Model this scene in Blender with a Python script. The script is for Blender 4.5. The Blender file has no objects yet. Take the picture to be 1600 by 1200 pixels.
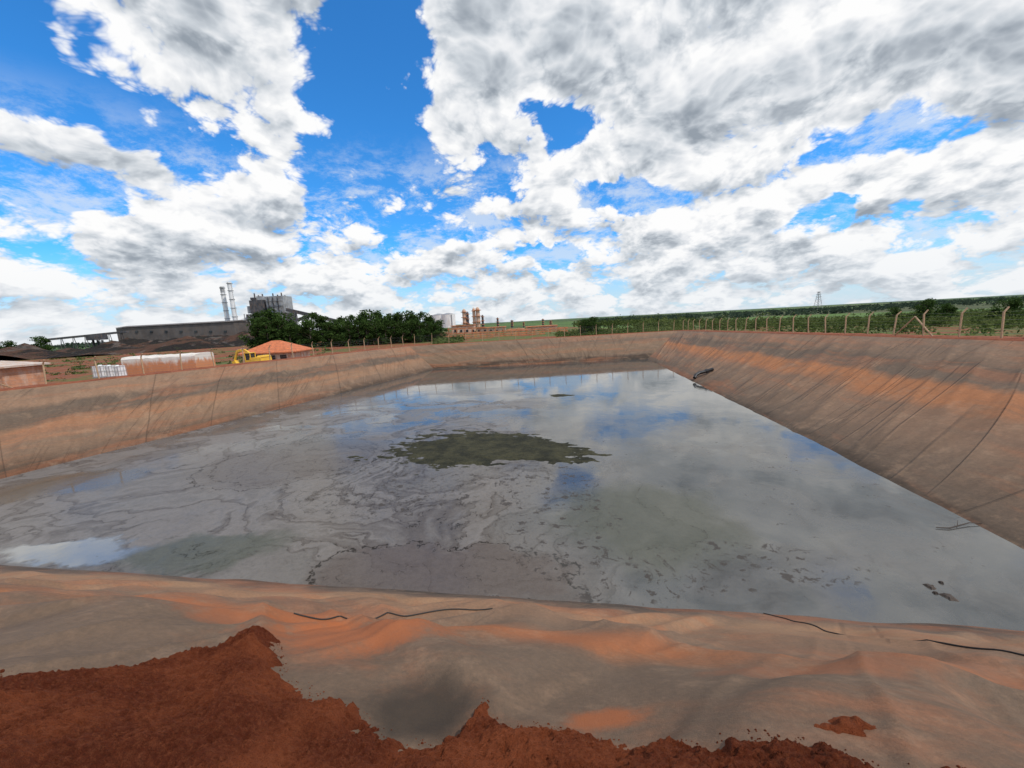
import bpy, math, random
from mathutils import Vector, Matrix, noise
import numpy as np
random.seed(7)
S=bpy.context.scene
COL=S.collection
S.view_settings.view_transform='Standard'; S.view_settings.look='None'; S.view_settings.exposure=0
R=math.radians
WZ=-3.2

# ---------------- node helpers ----------------
class NT:
    def __init__(s,tree): s.t=tree
    def n(s,typ,ins=None,**props):
        nd=s.t.nodes.new(typ)
        for k,v in props.items(): setattr(nd,k,v)
        for k,v in (ins or {}).items():
            sk=nd.inputs[k]
            if isinstance(v,bpy.types.NodeSocket): s.t.links.new(v,sk)
            else: sk.default_value=v
        return nd
    def m(s,op,a,b=0.0,c=0.0,clamp=False):
        return s.n('ShaderNodeMath',{0:a,1:b,2:c},operation=op,use_clamp=clamp).outputs[0]
    def v(s,op,a,b=(0,0,0)):
        nd=s.n('ShaderNodeVectorMath',{0:a,1:b},operation=op); 
        return nd.outputs['Value'] if op in('LENGTH','DOT_PRODUCT','DISTANCE') else nd.outputs[0]
    def vs(s,a,sc): return s.n('ShaderNodeVectorMath',{0:a,'Scale':sc},operation='SCALE').outputs[0]
    def mr(s,x,a,b,c=0.0,d=1.0,smooth=True):
        return s.n('ShaderNodeMapRange',{0:x,1:a,2:b,3:c,4:d},interpolation_type='SMOOTHSTEP' if smooth else 'LINEAR').outputs[0]
    def mix(s,f,a,b,bt='MIX'):
        return s.n('ShaderNodeMix',{0:f,6:a,7:b},data_type='RGBA',blend_type=bt).outputs[2]
    def noise(s,vec,scale,detail=4,rough=.5,dist=0.0,out=0,**kw):
        return s.n('ShaderNodeTexNoise',{'Vector':vec,'Scale':scale,'Detail':detail,'Roughness':rough,'Distortion':dist},**kw).outputs[out]
    def ramp(s,f,stops):
        nd=s.n('ShaderNodeValToRGB',{0:f}); e=nd.color_ramp.elements
        while len(e)<len(stops): e.new(.5)
        for i,(p,c) in enumerate(stops):
            e[i].position=p; e[i].color=c4(c)
        return nd.outputs[0]
    def sep(s,v): return s.n('ShaderNodeSeparateXYZ',{0:v}).outputs
    def comb(s,x,y,z=0.0): return s.n('ShaderNodeCombineXYZ',{0:x,1:y,2:z}).outputs[0]
def c4(c): return (c[0],c[1],c[2],1.0)
def newmat(name):
    m=bpy.data.materials.new(name); m.use_nodes=True
    t=m.node_tree; t.nodes.clear()
    return m,NT(t)
def finish(k,bsdf): 
    o=k.n('ShaderNodeOutputMaterial'); k.t.links.new(bsdf,o.inputs[0])
def simple(name,c,rough=.7,var=.25,scale=1.5,metal=0.0,stain=None,stainamt=.5,bump=.0):
    m,k=newmat(name)
    P=k.n('ShaderNodeTexCoord').outputs['Object']
    n1=k.noise(P,scale,6,.6)
    a=tuple(x*(1-var) for x in c); b=tuple(min(1,x*(1+var)) for x in c)
    col=k.mix(k.mr(n1,.3,.7),c4(a),c4(b))
    if stain:
        sx=k.v('MULTIPLY',P,(1,1,.35))
        s2=k.noise(sx,scale*1.7+.3,6,.65)
        col=k.mix(k.m('MULTIPLY',k.mr(s2,.45,.68),stainamt),col,c4(stain))
    ins={'Base Color':col,'Roughness':rough,'Metallic':metal}
    if bump: ins['Normal']=k.n('ShaderNodeBump',{'Strength':bump,'Distance':.05,'Height':k.noise(P,scale*6,6,.6)}).outputs[0]
    finish(k,k.n('ShaderNodeBsdfPrincipled',ins).outputs[0]); return m

# ---------------- geometry helpers ----------------
class Geo:
    def __init__(s): s.v=[]; s.f=[]
    def add(s,vs,fs):
        o=len(s.v); s.v+= [tuple(x) for x in vs]; s.f+=[tuple(i+o for i in f) for f in fs]; return s
    def box(s,c,d,rz=0,rx=0,ry=0,taper=1.0):
        M=Matrix.Rotation(rz,3,'Z')@Matrix.Rotation(ry,3,'Y')@Matrix.Rotation(rx,3,'X')
        vs=[]
        for z in(-.5,.5):
            t=taper if z>0 else 1
            for x,y in((-.5,-.5),(.5,-.5),(.5,.5),(-.5,.5)):
                vs.append(Vector(c)+M@Vector((x*d[0]*t,y*d[1]*t,z*d[2])))
        return s.add(vs,[(3,2,1,0),(4,5,6,7),(0,1,5,4),(1,2,6,5),(2,3,7,6),(3,0,4,7)])
    def cyl(s,p0,p1,r0,r1=None,n=10,cap=True):
        if r1 is None: r1=r0
        p0=Vector(p0);p1=Vector(p1);d=(p1-p0).normalized()
        a=d.orthogonal().normalized();b=d.cross(a)
        vs=[p0+(a*math.cos(2*math.pi*i/n)+b*math.sin(2*math.pi*i/n))*r0 for i in range(n)]
        vs+=[p1+(a*math.cos(2*math.pi*i/n)+b*math.sin(2*math.pi*i/n))*r1 for i in range(n)]
        fs=[(i,(i+1)%n,n+(i+1)%n,n+i) for i in range(n)]
        if cap: fs+=[tuple(range(n))[::-1],tuple(range(n,2*n))]
        return s.add(vs,fs)
    def tube(s,pts,r,n=6):
        for a,b in zip(pts[:-1],pts[1:]):
            s.cyl(a,b,r,r,n,True)
        return s
    def leaves(s,c,rad,num,size,rng,flat=1.0):
        for _ in range(num):
            d=Vector((rng.gauss(0,1),rng.gauss(0,1),rng.gauss(0,1))).normalized()
            rr=rng.random()**.45
            p=Vector(c)+Vector((d.x*rad[0],d.y*rad[1],d.z*rad[2]))*rr
            a=Vector((rng.gauss(0,1),rng.gauss(0,1),rng.gauss(0,.7))).normalized()
            b=a.cross(Vector((rng.gauss(0,1),rng.gauss(0,1),rng.gauss(0,1)))).normalized()
            z=size*rng.uniform(.6,1.3)
            s.add([p-a*z,p-b*z*.5,p+a*z,p+b*z*.5],[(0,1,2,3)])
        return s
    def obj(s,name,mat,parent=None,loc=None,smooth=False,**props):
        me=bpy.data.meshes.new(name); me.from_pydata(s.v,[],s.f); me.update()
        if smooth:
            for p in me.polygons: p.use_smooth=True
        ob=bpy.data.objects.new(name,me); COL.objects.link(ob)
        if mat: me.materials.append(mat)
        if parent: ob.parent=parent
        if loc: ob.location=loc
        for k,v in props.items(): ob[k]=v
        return ob
def empty(name,loc,label,cat,group=None):
    e=bpy.data.objects.new(name,None); e.location=loc; COL.objects.link(e)
    e["label"]=label; e["category"]=cat
    if group: e["group"]=group
    e.empty_display_size=.3
    return e
def copytree(root,loc,rz=None,sc=None):
    r=root.copy(); COL.objects.link(r); r.location=loc
    if rz is not None: r.rotation_euler=(0,0,rz)
    if sc is not None: r.scale=sc
    for c in list(root.children):
        k=c.copy(); COL.objects.link(k); k.parent=r
    return r
def grid_obj(name,nu,nv,fn,mat,smooth=True,uv=None,**props):
    vs=[];uvs=[]
    for j in range(nv):
        for i in range(nu):
            p,w=fn(i/(nu-1),j/(nv-1)); vs.append(p); uvs.append(w)
    fs=[(j*nu+i,j*nu+i+1,(j+1)*nu+i+1,(j+1)*nu+i) for j in range(nv-1) for i in range(nu-1)]
    me=bpy.data.meshes.new(name); me.from_pydata(vs,[],fs); me.update()
    l=me.uv_layers.new(name='UVMap')
    idx=np.empty(len(me.loops),dtype=np.int32); me.loops.foreach_get('vertex_index',idx)
    arr=np.array(uvs,dtype=np.float32)[idx].ravel(); l.data.foreach_set('uv',arr)
    if smooth: me.polygons.foreach_set('use_smooth',[True]*len(me.polygons))
    me.materials.append(mat)
    ob=bpy.data.objects.new(name,me); COL.objects.link(ob)
    for k,v in props.items(): ob[k]=v
    return ob
def fbm(x,y,z=0,o=4): return noise.fractal(Vector((x,y,z)),1.0,2.0,o)
def interp(x,pts):
    if x<=pts[0][0]: return pts[0][1]
    for (a,b),(c,d) in zip(pts[:-1],pts[1:]):
        if x<=c:
            t=(x-a)/(c-a); return b+(d-b)*t
    return pts[-1][1]
def sm(a,b,x):
    t=max(0,min(1,(x-a)/(b-a))); return t*t*(3-2*t)

# ---------------- camera ----------------
th=math.atan(97.4/600); a=R(3.04)
Xw=Vector((1,0,0)); U0=Vector((0,math.sin(th),math.cos(th))); F=Vector((0,math.cos(th),-math.sin(th)))
Rt=Xw*math.cos(a)-U0*math.sin(a); Up=Xw*math.sin(a)+U0*math.cos(a)
cd=bpy.data.cameras.new('camera'); cam=bpy.data.objects.new('camera',cd); COL.objects.link(cam)
M=Matrix((Rt,Up,-F)).transposed().to_4x4(); M.translation=Vector((0,0,3)); cam.matrix_world=M
cd.sensor_width=36; cd.lens=13.5; cd.clip_start=.05; cd.clip_end=30000
S.camera=cam

# ---------------- sun & sky ----------------
az,el=R(118),R(55)
sd=Vector((math.sin(az)*math.cos(el),math.cos(az)*math.cos(el),math.sin(el)))
ld=bpy.data.lights.new('sun','SUN'); ld.energy=2.9; ld.angle=R(.6); ld.color=(1,.94,.86)
lo=bpy.data.objects.new('sun',ld); COL.objects.link(lo); lo.rotation_euler=(-sd).to_track_quat('-Z','Y').to_euler()
w=bpy.data.worlds.new('World'); S.world=w; w.use_nodes=True; t=w.node_tree; t.nodes.clear(); k=NT(t)
sky=k.n('ShaderNodeTexSky',sky_type='NISHITA'); sky.sun_disc=False; sky.sun_elevation=el; sky.sun_rotation=az
sky.air_density=1.0; sky.dust_density=.6; sky.ozone_density=2.5
G=k.n('ShaderNodeTexCoord').outputs['Generated']
Nn=k.v('NORMALIZE',G)
Nb=k.v('ADD',Nn,k.vs(k.v('SUBTRACT',k.noise(Nn,7.0,3,.6,0,out=1),(.5,.5,.5)),.18))
# (azimuth, elevation, half width deg, half height deg, weight)
BL=[(-17.5,26,4.6,10,-1.60),(-13,37,4.6,9,-1.6),(-23.5,19.5,2.8,3.0,-1.0),(-11,21.5,4.6,3.0,-.9),
    (-41,20.8,7.0,2.2,-1.25),(-47,25,6.0,2.6,-1.25),(-45.5,14.4,4.0,1.7,-1.15),
    (7,25,4.6,2.2,-1.3),(42.3,16.3,4.4,2.5,-1.2),(19,15.4,4.6,1.6,-1.35),(-9.6,12.6,7,1.5,-1.05),(38.6,9.5,4.2,1.1,-1.1),(6,8.5,6,.9,-.95),(0,18.5,5,2.2,-.5),
    (-34.7,30,17,8,.35),(-22,31,6,7,.25),(-45,38,18,8,.35),
    (1,34,9,8,.45),(20,27,13,8,.55),(36,26,14,9,.55),(28,15.5,8,5,.4),(52,24,12,9,.55),(50,12,8,4,.3),(16,20,6,3,.4),(10,42,30,10,.4),
    (-31,22,3.5,4.5,.3),(-36,12.5,14,5,.2),(-50,18,6,3,.3)]
acc=None
for A,E,wx,hz,wt in BL:
    c=Vector((math.sin(R(A))*math.cos(R(E)),math.cos(R(A))*math.cos(R(E)),math.sin(R(E))))
    df=k.v('SUBTRACT',Nb,tuple(c))
    df=k.v('MULTIPLY',df,(1/math.sin(R(wx*1.35)),1/math.sin(R(wx*1.8)),1/math.sin(R(hz*1.35))))
    wgt=k.mr(k.v('LENGTH',df),0.0,1.35,wt,0.0)
    acc=wgt if acc is None else k.m('ADD',acc,wgt)
s0=k.sep(Nn)
acc=k.m('ADD',acc,k.mr(s0[2],0.28,.08,0,.20))
acc=k.m('ADD',acc,1.20)
def density(N,det,vdet):
    s=k.sep(N); zc=k.m('MAXIMUM',s[2],0.0)
    inv=k.m('DIVIDE',1.0,k.m('ADD',zc,.50))
    P=k.vs(N,inv)
    P=k.v('MULTIPLY',P,(1.0,1.0,1.3))
    warp=k.noise(P,4.5,3,.5,0,out=1)
    Pw=k.v('ADD',P,k.vs(k.v('SUBTRACT',warp,(.5,.5,.5)),.14))
    n1=k.noise(P,2.4,det,.52,.0)
    vo=k.n('ShaderNodeTexVoronoi',{'Vector':Pw,'Scale':5.4,'Detail':vdet,'Roughness':.58,'Lacunarity':2.3},feature='F1').outputs[0]
    d=k.m('MULTIPLY',k.m('SUBTRACT',n1,.5),2.0)
    return k.m('ADD',d,k.m('MULTIPLY',k.m('SUBTRACT',.45,vo),1.25))
r0=density(Nn,8,4.2)
r1=density(k.v('NORMALIZE',k.v('ADD',Nn,(0.010,0.0,.034))),3,2.8)
d0=k.m('ADD',r0,acc)
alpha=k.mr(d0,0.0,.40)
thick=k.mr(d0,.85,1.95)
rel=k.m('SUBTRACT',r0,r1)
lit=k.m('ADD',.72,k.m('MULTIPLY',rel,.90))
lit=k.m('ADD',lit,k.mr(d0,.75,.2,0,.20))
lit=k.m('SUBTRACT',lit,k.m('MULTIPLY',thick,k.mr(s0[2],.10,.35,.18,.56)))
lit=k.m('MAXIMUM',k.m('MINIMUM',lit,1.0),0.0)
ccol=k.ramp(lit,[(0,(3.0,3.45,4.0)),(.22,(4.2,4.65,5.2)),(.45,(6.0,6.45,6.95)),(.70,(8.2,8.4,8.7)),(.98,(9.9,9.9,9.9))])
skyc=k.mix(1.0,sky.outputs[0],(.38,1.30,2.05,1),'MULTIPLY')
zc=k.m('MAXIMUM',s0[2],0.0)
Pv=k.vs(Nn,k.m('DIVIDE',1.0,k.m('ADD',zc,.30)))
veil=k.noise(Pv,4.0,8,.72,.2)
veil=k.m('MULTIPLY',k.mr(veil,.44,.62),.65)
veil=k.m('MULTIPLY',veil,k.mr(s0[2],.42,.28))
base=k.mix(veil,skyc,(7.6,8.2,8.8,1))
haze=k.mr(s0[2],.18,-.01,0,.85)
base=k.mix(haze,base,(7.0,7.9,8.7,1))
ccol=k.mix(k.m('MULTIPLY',haze,.5),ccol,(7.4,8.0,8.6,1))
final=k.mix(alpha,base,ccol)
bg=k.n('ShaderNodeBackground',{0:final,1:.1})
o=k.n('ShaderNodeOutputWorld'); t.links.new(bg.outputs[0],o.inputs[0])

# ---------------- liner materials ----------------
def liner_mat(name,stops,near=False,side=1):
    m,k=newmat(name)
    uv=k.n('ShaderNodeTexCoord').outputs['UV']; P=k.n('ShaderNodeTexCoord').outputs['Object']
    s=k.sep(uv)
    nz=k.noise(P,.30,5,.55); nz2=k.noise(P,2.0,6,.65)
    vv=k.m('ADD',s[1],k.m('MULTIPLY',k.m('SUBTRACT',nz,.5),.10 if not near else .3))
    vv=k.m('ADD',vv,k.m('MULTIPLY',k.m('SUBTRACT',nz2,.5),.08))
    col=k.ramp(vv,stops)
    st=k.noise(k.comb(k.m('MULTIPLY',s[0],.06 if not near else .22),k.m('MULTIPLY',s[1],5.0 if not near else 3.6),0.3),1.6,7,.66,.3)
    col=k.mix(k.m('MULTIPLY',k.mr(st,.47,.63),.36 if not near else .45),col,(.38,.165,.085,1))
    st2=k.noise(k.comb(k.m('MULTIPLY',s[0],.07 if not near else .3),k.m('MULTIPLY',s[1],3.6 if not near else 2.6),5.3),2.0,7,.6,.3)
    col=k.mix(k.m('MULTIPLY',k.mr(st2,.48,.64),.45),col,(.150,.128,.110,1))
    bl=k.noise(P,.9 if not near else 2.2,8,.74)
    col=k.mix(k.mr(bl,.50,.66,0,.35),col,(.32,.25,.195,1))
    ds=k.noise(k.comb(k.m('ADD',k.m('MULTIPLY',s[0],1.3),k.m('MULTIPLY',s[1],1.7*side)),k.m('MULTIPLY',s[1],1.2),2.0),1.5,5,.6,.1)
    col=k.mix(k.mr(ds,.3,.72,0,.30),col,k.mix(1.0,col,(.56,.52,.5,1),'MULTIPLY'))
    fine=k.noise(P,22 if near else 7,7,.80)
    col=k.mix(k.mr(fine,.36,.66,0,.5),col,k.mix(1.0,col,(1.65,1.55,1.48,1),'MULTIPLY'))
    su=k.m('ADD',k.m('MULTIPLY',s[0],1/6.6),k.m('MULTIPLY',s[1],.22*side))
    su=k.m('ADD',su,k.m('MULTIPLY',k.noise(k.comb(s[0],0.0,0.0),.11,1,.5),1.2))
    fr=k.m('ABSOLUTE',k.m('SUBTRACT',k.m('FRACT',su),.5))
    seam=k.mr(fr,.008,.003)
    if near: seam=k.m('MULTIPLY',seam,0.0)
    col=k.mix(k.m('MULTIPLY',seam,.4),col,(.06,.05,.042,1))
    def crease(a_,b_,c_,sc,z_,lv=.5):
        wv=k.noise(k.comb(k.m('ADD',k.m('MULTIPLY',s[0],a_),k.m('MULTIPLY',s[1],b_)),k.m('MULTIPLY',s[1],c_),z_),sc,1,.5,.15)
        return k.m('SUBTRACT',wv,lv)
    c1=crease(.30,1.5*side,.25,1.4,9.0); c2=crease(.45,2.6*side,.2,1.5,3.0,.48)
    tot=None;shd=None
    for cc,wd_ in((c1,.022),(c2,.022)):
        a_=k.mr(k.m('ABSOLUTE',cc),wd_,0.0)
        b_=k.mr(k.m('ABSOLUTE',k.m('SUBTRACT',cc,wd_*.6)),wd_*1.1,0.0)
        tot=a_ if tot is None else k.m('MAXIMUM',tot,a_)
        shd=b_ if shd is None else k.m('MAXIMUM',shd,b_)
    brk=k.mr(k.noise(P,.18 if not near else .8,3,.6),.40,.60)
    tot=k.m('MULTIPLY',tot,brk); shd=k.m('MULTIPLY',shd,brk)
    col=k.mix(k.m('MULTIPLY',shd,.16 if not near else .08),col,(.10,.075,.058,1))  # crease shading painted into the colour, along one side of each fold
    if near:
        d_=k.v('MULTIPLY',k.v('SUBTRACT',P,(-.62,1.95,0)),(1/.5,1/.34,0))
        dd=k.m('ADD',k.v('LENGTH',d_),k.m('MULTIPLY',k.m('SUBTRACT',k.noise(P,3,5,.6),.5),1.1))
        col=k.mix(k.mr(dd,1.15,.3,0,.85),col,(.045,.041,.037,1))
        for cx_,cy_,rx_,ry_,am in((.42,1.9,.28,.13,.75),(-1.5,3.0,1.0,.45,.75),(-2.6,3.4,1.0,.3,.55),(.6,3.4,1.3,.35,.35),(2.2,2.5,.9,.25,.35),(-3.2,4.0,1.4,.4,.5)):
            d_=k.v('MULTIPLY',k.v('SUBTRACT',P,(cx_,cy_,0)),(1/rx_,1/ry_,0))
            dd=k.m('ADD',k.v('LENGTH',d_),k.m('MULTIPLY',k.m('SUBTRACT',bl,.5),2.4))
            col=k.mix(k.mr(dd,1.2,.4,0,am),col,(.42,.15,.06,1))
    h=k.m('ADD',k.m('MULTIPLY',tot,.8),k.m('MULTIPLY',ds,.22))
    h=k.m('ADD',h,k.m('MULTIPLY',seam,.6))
    b1=k.n('ShaderNodeBump',{'Strength':.6 if not near else .35,'Distance':.11 if not near else .05,'Height':h})
    b2=k.n('ShaderNodeBump',{'Strength':.45,'Distance':.016,'Height':k.noise(P,60 if near else 22,5,.75),'Normal':b1.outputs[0]})
    col=k.mix(1.0,col,(.84,.715,.59,1) if not near else (.84,.70,.57,1),'MULTIPLY')
    bs=k.n('ShaderNodeBsdfPrincipled',{'Base Color':col,'Roughness':.8 if not near else .7,'Normal':b2.outputs[0],'Specular IOR Level':.2})
    finish(k,bs.outputs[0]); return m
tan=(.25,.18,.13); gry=(.125,.106,.09); brn=(.20,.152,.12); org=(.34,.17,.09); drk=(.06,.05,.042)
ML=liner_mat('liner_left_material',[(0,drk),(.08,(.12,.09,.07)),(.14,(.18,.135,.105)),(.3,tan),(.46,(.27,.172,.115)),(.52,gry),(.70,gry),(.76,(.25,.18,.135)),(1,(.24,.178,.135))],side=-1)
MF=liner_mat('liner_far_material',[(0,(.04,.034,.028)),(.14,(.06,.048,.038)),(.20,(.15,.12,.095)),(.5,(.20,.155,.115)),(.75,(.15,.125,.105)),(1,(.22,.175,.135))])
MR=liner_mat('liner_right_material',[(0,drk),(.05,(.12,.10,.085)),(.22,brn),(.38,(.225,.155,.115)),(.45,org),(.56,org),(.61,(.14,.118,.10)),(.74,(.13,.11,.094)),(.81,(.20,.152,.12)),(1,(.21,.162,.13))],side=1)
MN=liner_mat('liner_near_material',[(0,(.06,.055,.05)),(.08,(.14,.115,.10)),(.15,(.30,.215,.15)),(.34,(.26,.18,.13)),(.46,(.18,.143,.115)),(.56,(.31,.155,.085)),(.64,(.16,.13,.105)),(.78,(.15,.122,.10)),(1,(.21,.135,.095))],near=True)

def wall(name,toe,crest,mat,step,rows,seed,side):
    def ev(lst,t):
        for (a,p),(b,q) in zip(lst[:-1],lst[1:]):
            if t<=b+1e-6: return p.lerp(q,(t-a)/(b-a))
        return lst[-1][1]
    L=sum((lst_b[1]-lst_a[1]).length for lst_a,lst_b in zip(crest[:-1],crest[1:]))
    n=int(L/step)
    def fn(u,v):
        T=ev(toe,u); C=ev(crest,u)
        bot=T+(T-C)*.18
        p=bot.lerp(C,v)
        vv=(v*1.18-.18)
        s=u*L
        edge=sm(0,.02,u)*sm(1,.98,u)
        amp=(sm(1.0,.85,v)*.95+.05)*(.15+.85*sm(.02,.22,vv))
        wr=1-abs(fbm(s*.18+vv*1.5*side,vv*.35,seed,1))*4.0
        wr2=1-abs(fbm(s*.34+vv*2.4*side,vv*.35,seed+9,1))*4.4
        wr3=1-abs(fbm(s*.6+vv*2.6*side,vv*.5,seed+15,1))*4.0
        z=(max(wr,0)**2*.15+max(wr2,0)**2*.085+max(wr3,0)**2*.035+fbm(s*.12,vv*1.2,seed+4,2)*.12-.08*math.sin(math.pi*max(0,min(1,vv))))*amp*edge
        return (p.x,p.y,p.z+z),(s,max(0,vv))
    return grid_obj(name,n,rows,fn,mat,kind='structure')
V=Vector
toeL=[(0,V((-27.2,12,WZ))),(.2,V((-25,17.8,WZ))),(.48,V((-21.0,28.0,WZ))),(1,V((-11.1,55.2,WZ)))]
crL=[(0,V((-38,8,.45))),(.2,V((-32.4,22.5,.4))),(.48,V((-27,37,.2))),(1,V((-15.9,61.1,0)))]
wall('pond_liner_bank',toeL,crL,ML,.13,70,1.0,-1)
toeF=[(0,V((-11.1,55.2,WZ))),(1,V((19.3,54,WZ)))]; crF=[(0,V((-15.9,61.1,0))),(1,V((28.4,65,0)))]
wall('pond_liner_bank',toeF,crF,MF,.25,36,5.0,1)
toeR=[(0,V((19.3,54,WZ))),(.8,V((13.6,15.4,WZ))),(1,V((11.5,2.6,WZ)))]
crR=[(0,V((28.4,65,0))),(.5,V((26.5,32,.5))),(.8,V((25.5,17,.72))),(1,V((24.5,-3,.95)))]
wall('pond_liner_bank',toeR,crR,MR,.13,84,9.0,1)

HP=[(-2,-4.5),(0,-3.2),(1.6,-2.15),(3.0,-1.15),(4.0,-.42),(4.9,.28),(5.9,.85),(6.6,1.25),(8,1.4),(12,1.35)]
def hq(q): return (interp(q-.35,HP)+interp(q,HP)*2+interp(q+.35,HP))/4
def near_h(x,y):
    q=(7.8-.165*x-y)/1.0136
    z=hq(q)
    k1=sm(.1,1.4,q)
    f1=max(0,1-abs(fbm(x*.50+q*.55,q*.25,3.3,2))*2.6)
    f2=max(0,1-abs(fbm(x*.70-q*.60,q*.22,7.7,1))*3.8)
    f3=max(0,1-abs(fbm(x*1.3+q*1.1,q*.28,5.1,1))*5.0)
    f1=f1*f1*(3-2*f1); f2=f2*f2*(2-f2); f3=f3*f3
    z+=k1*(f1*.15-.08+f2*.10*sm(1.0,3.0,q)+f3*.032*sm(1.5,3.5,q))
    z+=.05*fbm(x*.4,0,2.2,3)+.20*fbm(x*.35,q*.5,8.8,2)*sm(1,3,q)
    z-=.10*math.exp(-(((x+.62)/.5)**2+((y-1.95)/.34)**2))
    return z
def fnN(u,v):
    if u<.05: x=-40+ (u/.05)*31
    elif u>.96: x=7.5+(u-.96)/.04*17
    else: x=-9+(u-.05)/.91*16.5
    q=-1.6+v*9.4
    y=7.8-.165*x-q*1.0136
    return (x,y,near_h(x,y)),(x,max(0,q/7.8+.0))
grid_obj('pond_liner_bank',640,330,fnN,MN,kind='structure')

# ---------------- soil over the near bank ----------------
m,k=newmat('red_soil')
P=k.n('ShaderNodeTexCoord').outputs['Object']
n1=k.noise(P,1.4,6,.6); n2=k.noise(P,38,7,.82); n3=k.noise(P,200,3,.7)
col=k.mix(k.mr(n1,.40,.60),(.19,.040,.015,1),(.38,.098,.036,1))
col=k.mix(k.mr(n2,.42,.68,0,.55),col,(.47,.145,.060,1))
col=k.mix(k.mr(n3,.48,.68,0,.55),col,(.09,.024,.011,1))
hh=k.m('ADD',k.m('MULTIPLY',n2,1.0),k.m('MULTIPLY',n3,.5))
bp=k.n('ShaderNodeBump',{'Strength':1.0,'Distance':.07,'Height':hh})
finish(k,k.n('ShaderNodeBsdfPrincipled',{'Base Color':col,'Roughness':.95,'Normal':bp.outputs[0],'Specular IOR Level':.12}).outputs[0])
MS=m
BD=[(-9,2.0),(-6,2.0),(-3.1,1.86),(-2.8,1.91),(-2.56,2.17),(-2.06,2.76),(-1.85,2.5),(-1.6,2.16),(-1.35,2.0),(-1.0,1.80),(-.61,1.66),(-.42,1.70),(-.27,1.98),(-.13,1.78),(.15,1.76),(.5,1.60),(.78,1.42),(1.0,1.42),(1.28,1.32),(1.42,1.17),(1.8,1.17),(3,1.08),(6,.6)]
def soil_z(x,y):
    b=interp(x,BD)+.08*fbm(x*4,y*4,4,4)+.06*fbm(x*12,y*12,1,3)
    d=b-y
    h=near_h(x,y)
    extra=max(-.3,min(.09,d*.50))
    p=math.hypot((x-1.46)/.14,(y-1.49)/.065)
    if p<1.6: extra=max(extra,.05*(1.0-p)+.035*fbm(x*14,y*14,3,3))
    t_=sm(-.05,.08,d+.05)
    cl=abs(fbm(x*9,y*9,7,3)); cl2=abs(fbm(x*26,y*26,17,3))
    rough=(.045*fbm(x*3.5,y*3.5,0,4)+.038*(.35-cl)+.024*(.35-cl2)+.015*max(0,fbm(x*45,y*45,6,2)))*t_
    return h+extra+rough-.006,d
def fnS(u,v):
    x=-4.6+u*9.6; y=.4+v*3.1
    return (x,y,soil_z(x,y)[0]),(x,y)
grid_obj('soil_ground',1000,420,fnS,MS,kind='structure')
rng=random.Random(3)
g=Geo()
for i in range(3000):
    x=rng.uniform(-4,2.6); b=interp(x,BD); y=b-abs(rng.gauss(0,.45))+.08
    if y<.5: continue
    z,d=soil_z(x,y)
    if d<-.12: continue
    if d<0: z=near_h(x,y)
    r=rng.uniform(.002,.006)*(2.2 if rng.random()<.05 else 1)
    vs=[]
    for dz,rr in((-.8,.6),(.1,1.0),(.8,.55)):
        for q in range(5):
            an=2*math.pi*q/5+rng.uniform(-.2,.2); rq=r*rr*rng.uniform(.7,1.2)
            vs.append((x+math.cos(an)*rq,y+math.sin(an)*rq,z+dz*r+rng.uniform(-.2,.2)*r))
    fs=[(q,(q+1)%5,5+(q+1)%5,5+q) for q in range(5)]+[(5+q,5+(q+1)%5,10+(q+1)%5,10+q) for q in range(5)]+[(10,11,12,13,14)]
    g.add(vs,fs)
g.obj('loose_soil_clods',MS,kind='stuff')

# ---------------- ropes on the near liner ----------------
MB=simple('black_rope',(.025,.022,.02),.8)
def first_visible(sx,sz):
    y=2.0
    while y<8.6:
        if near_h(sx*y,y)>3-sz*y: return y
        y+=.01
    return None
def draped(path,r,lab):
    g=Geo(); g.tube([(x,y,near_h(x,y)+r*1.1) for x,y in path],r,6)
    g.obj('rope',MB,label=lab,category='rope',group='black ropes lying on the liner')
pth=[]
for (x0,y0),(x1,y1) in zip([(4.9,7.15),(5.05,6.2),(5.1,5.2),(5.25,3.8)],[(5.05,6.2),(5.1,5.2),(5.25,3.8),(5.5,2.4)]):
    for i in range(24):
        tt=i/24; x=x0+(x1-x0)*tt; y=y0+(y1-y0)*tt; pth.append((x+.03*fbm(x*3,y*3,5,2),y))
draped(pth,.0095,'black rope lying down the brown pond liner')
# the second rope follows the brow of the bank, just on its upper side
vals=[]
for i in range(61):
    tt=i/60; sx=-.66+tt*.57; y=first_visible(sx,.808-.006*tt); vals.append(y if y else 5.5)
smo=[min(vals[max(0,i-9):i+10]) for i in range(61)]
for _ in range(3): smo=[sum(smo[max(0,i-8):i+9])/len(smo[max(0,i-8):i+9]) for i in range(61)]
draped([((-.66+i/60*.57)*smo[i],smo[i]-.05) for i in range(61)],.008,'thin black rope draped on the pond liner')

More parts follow.
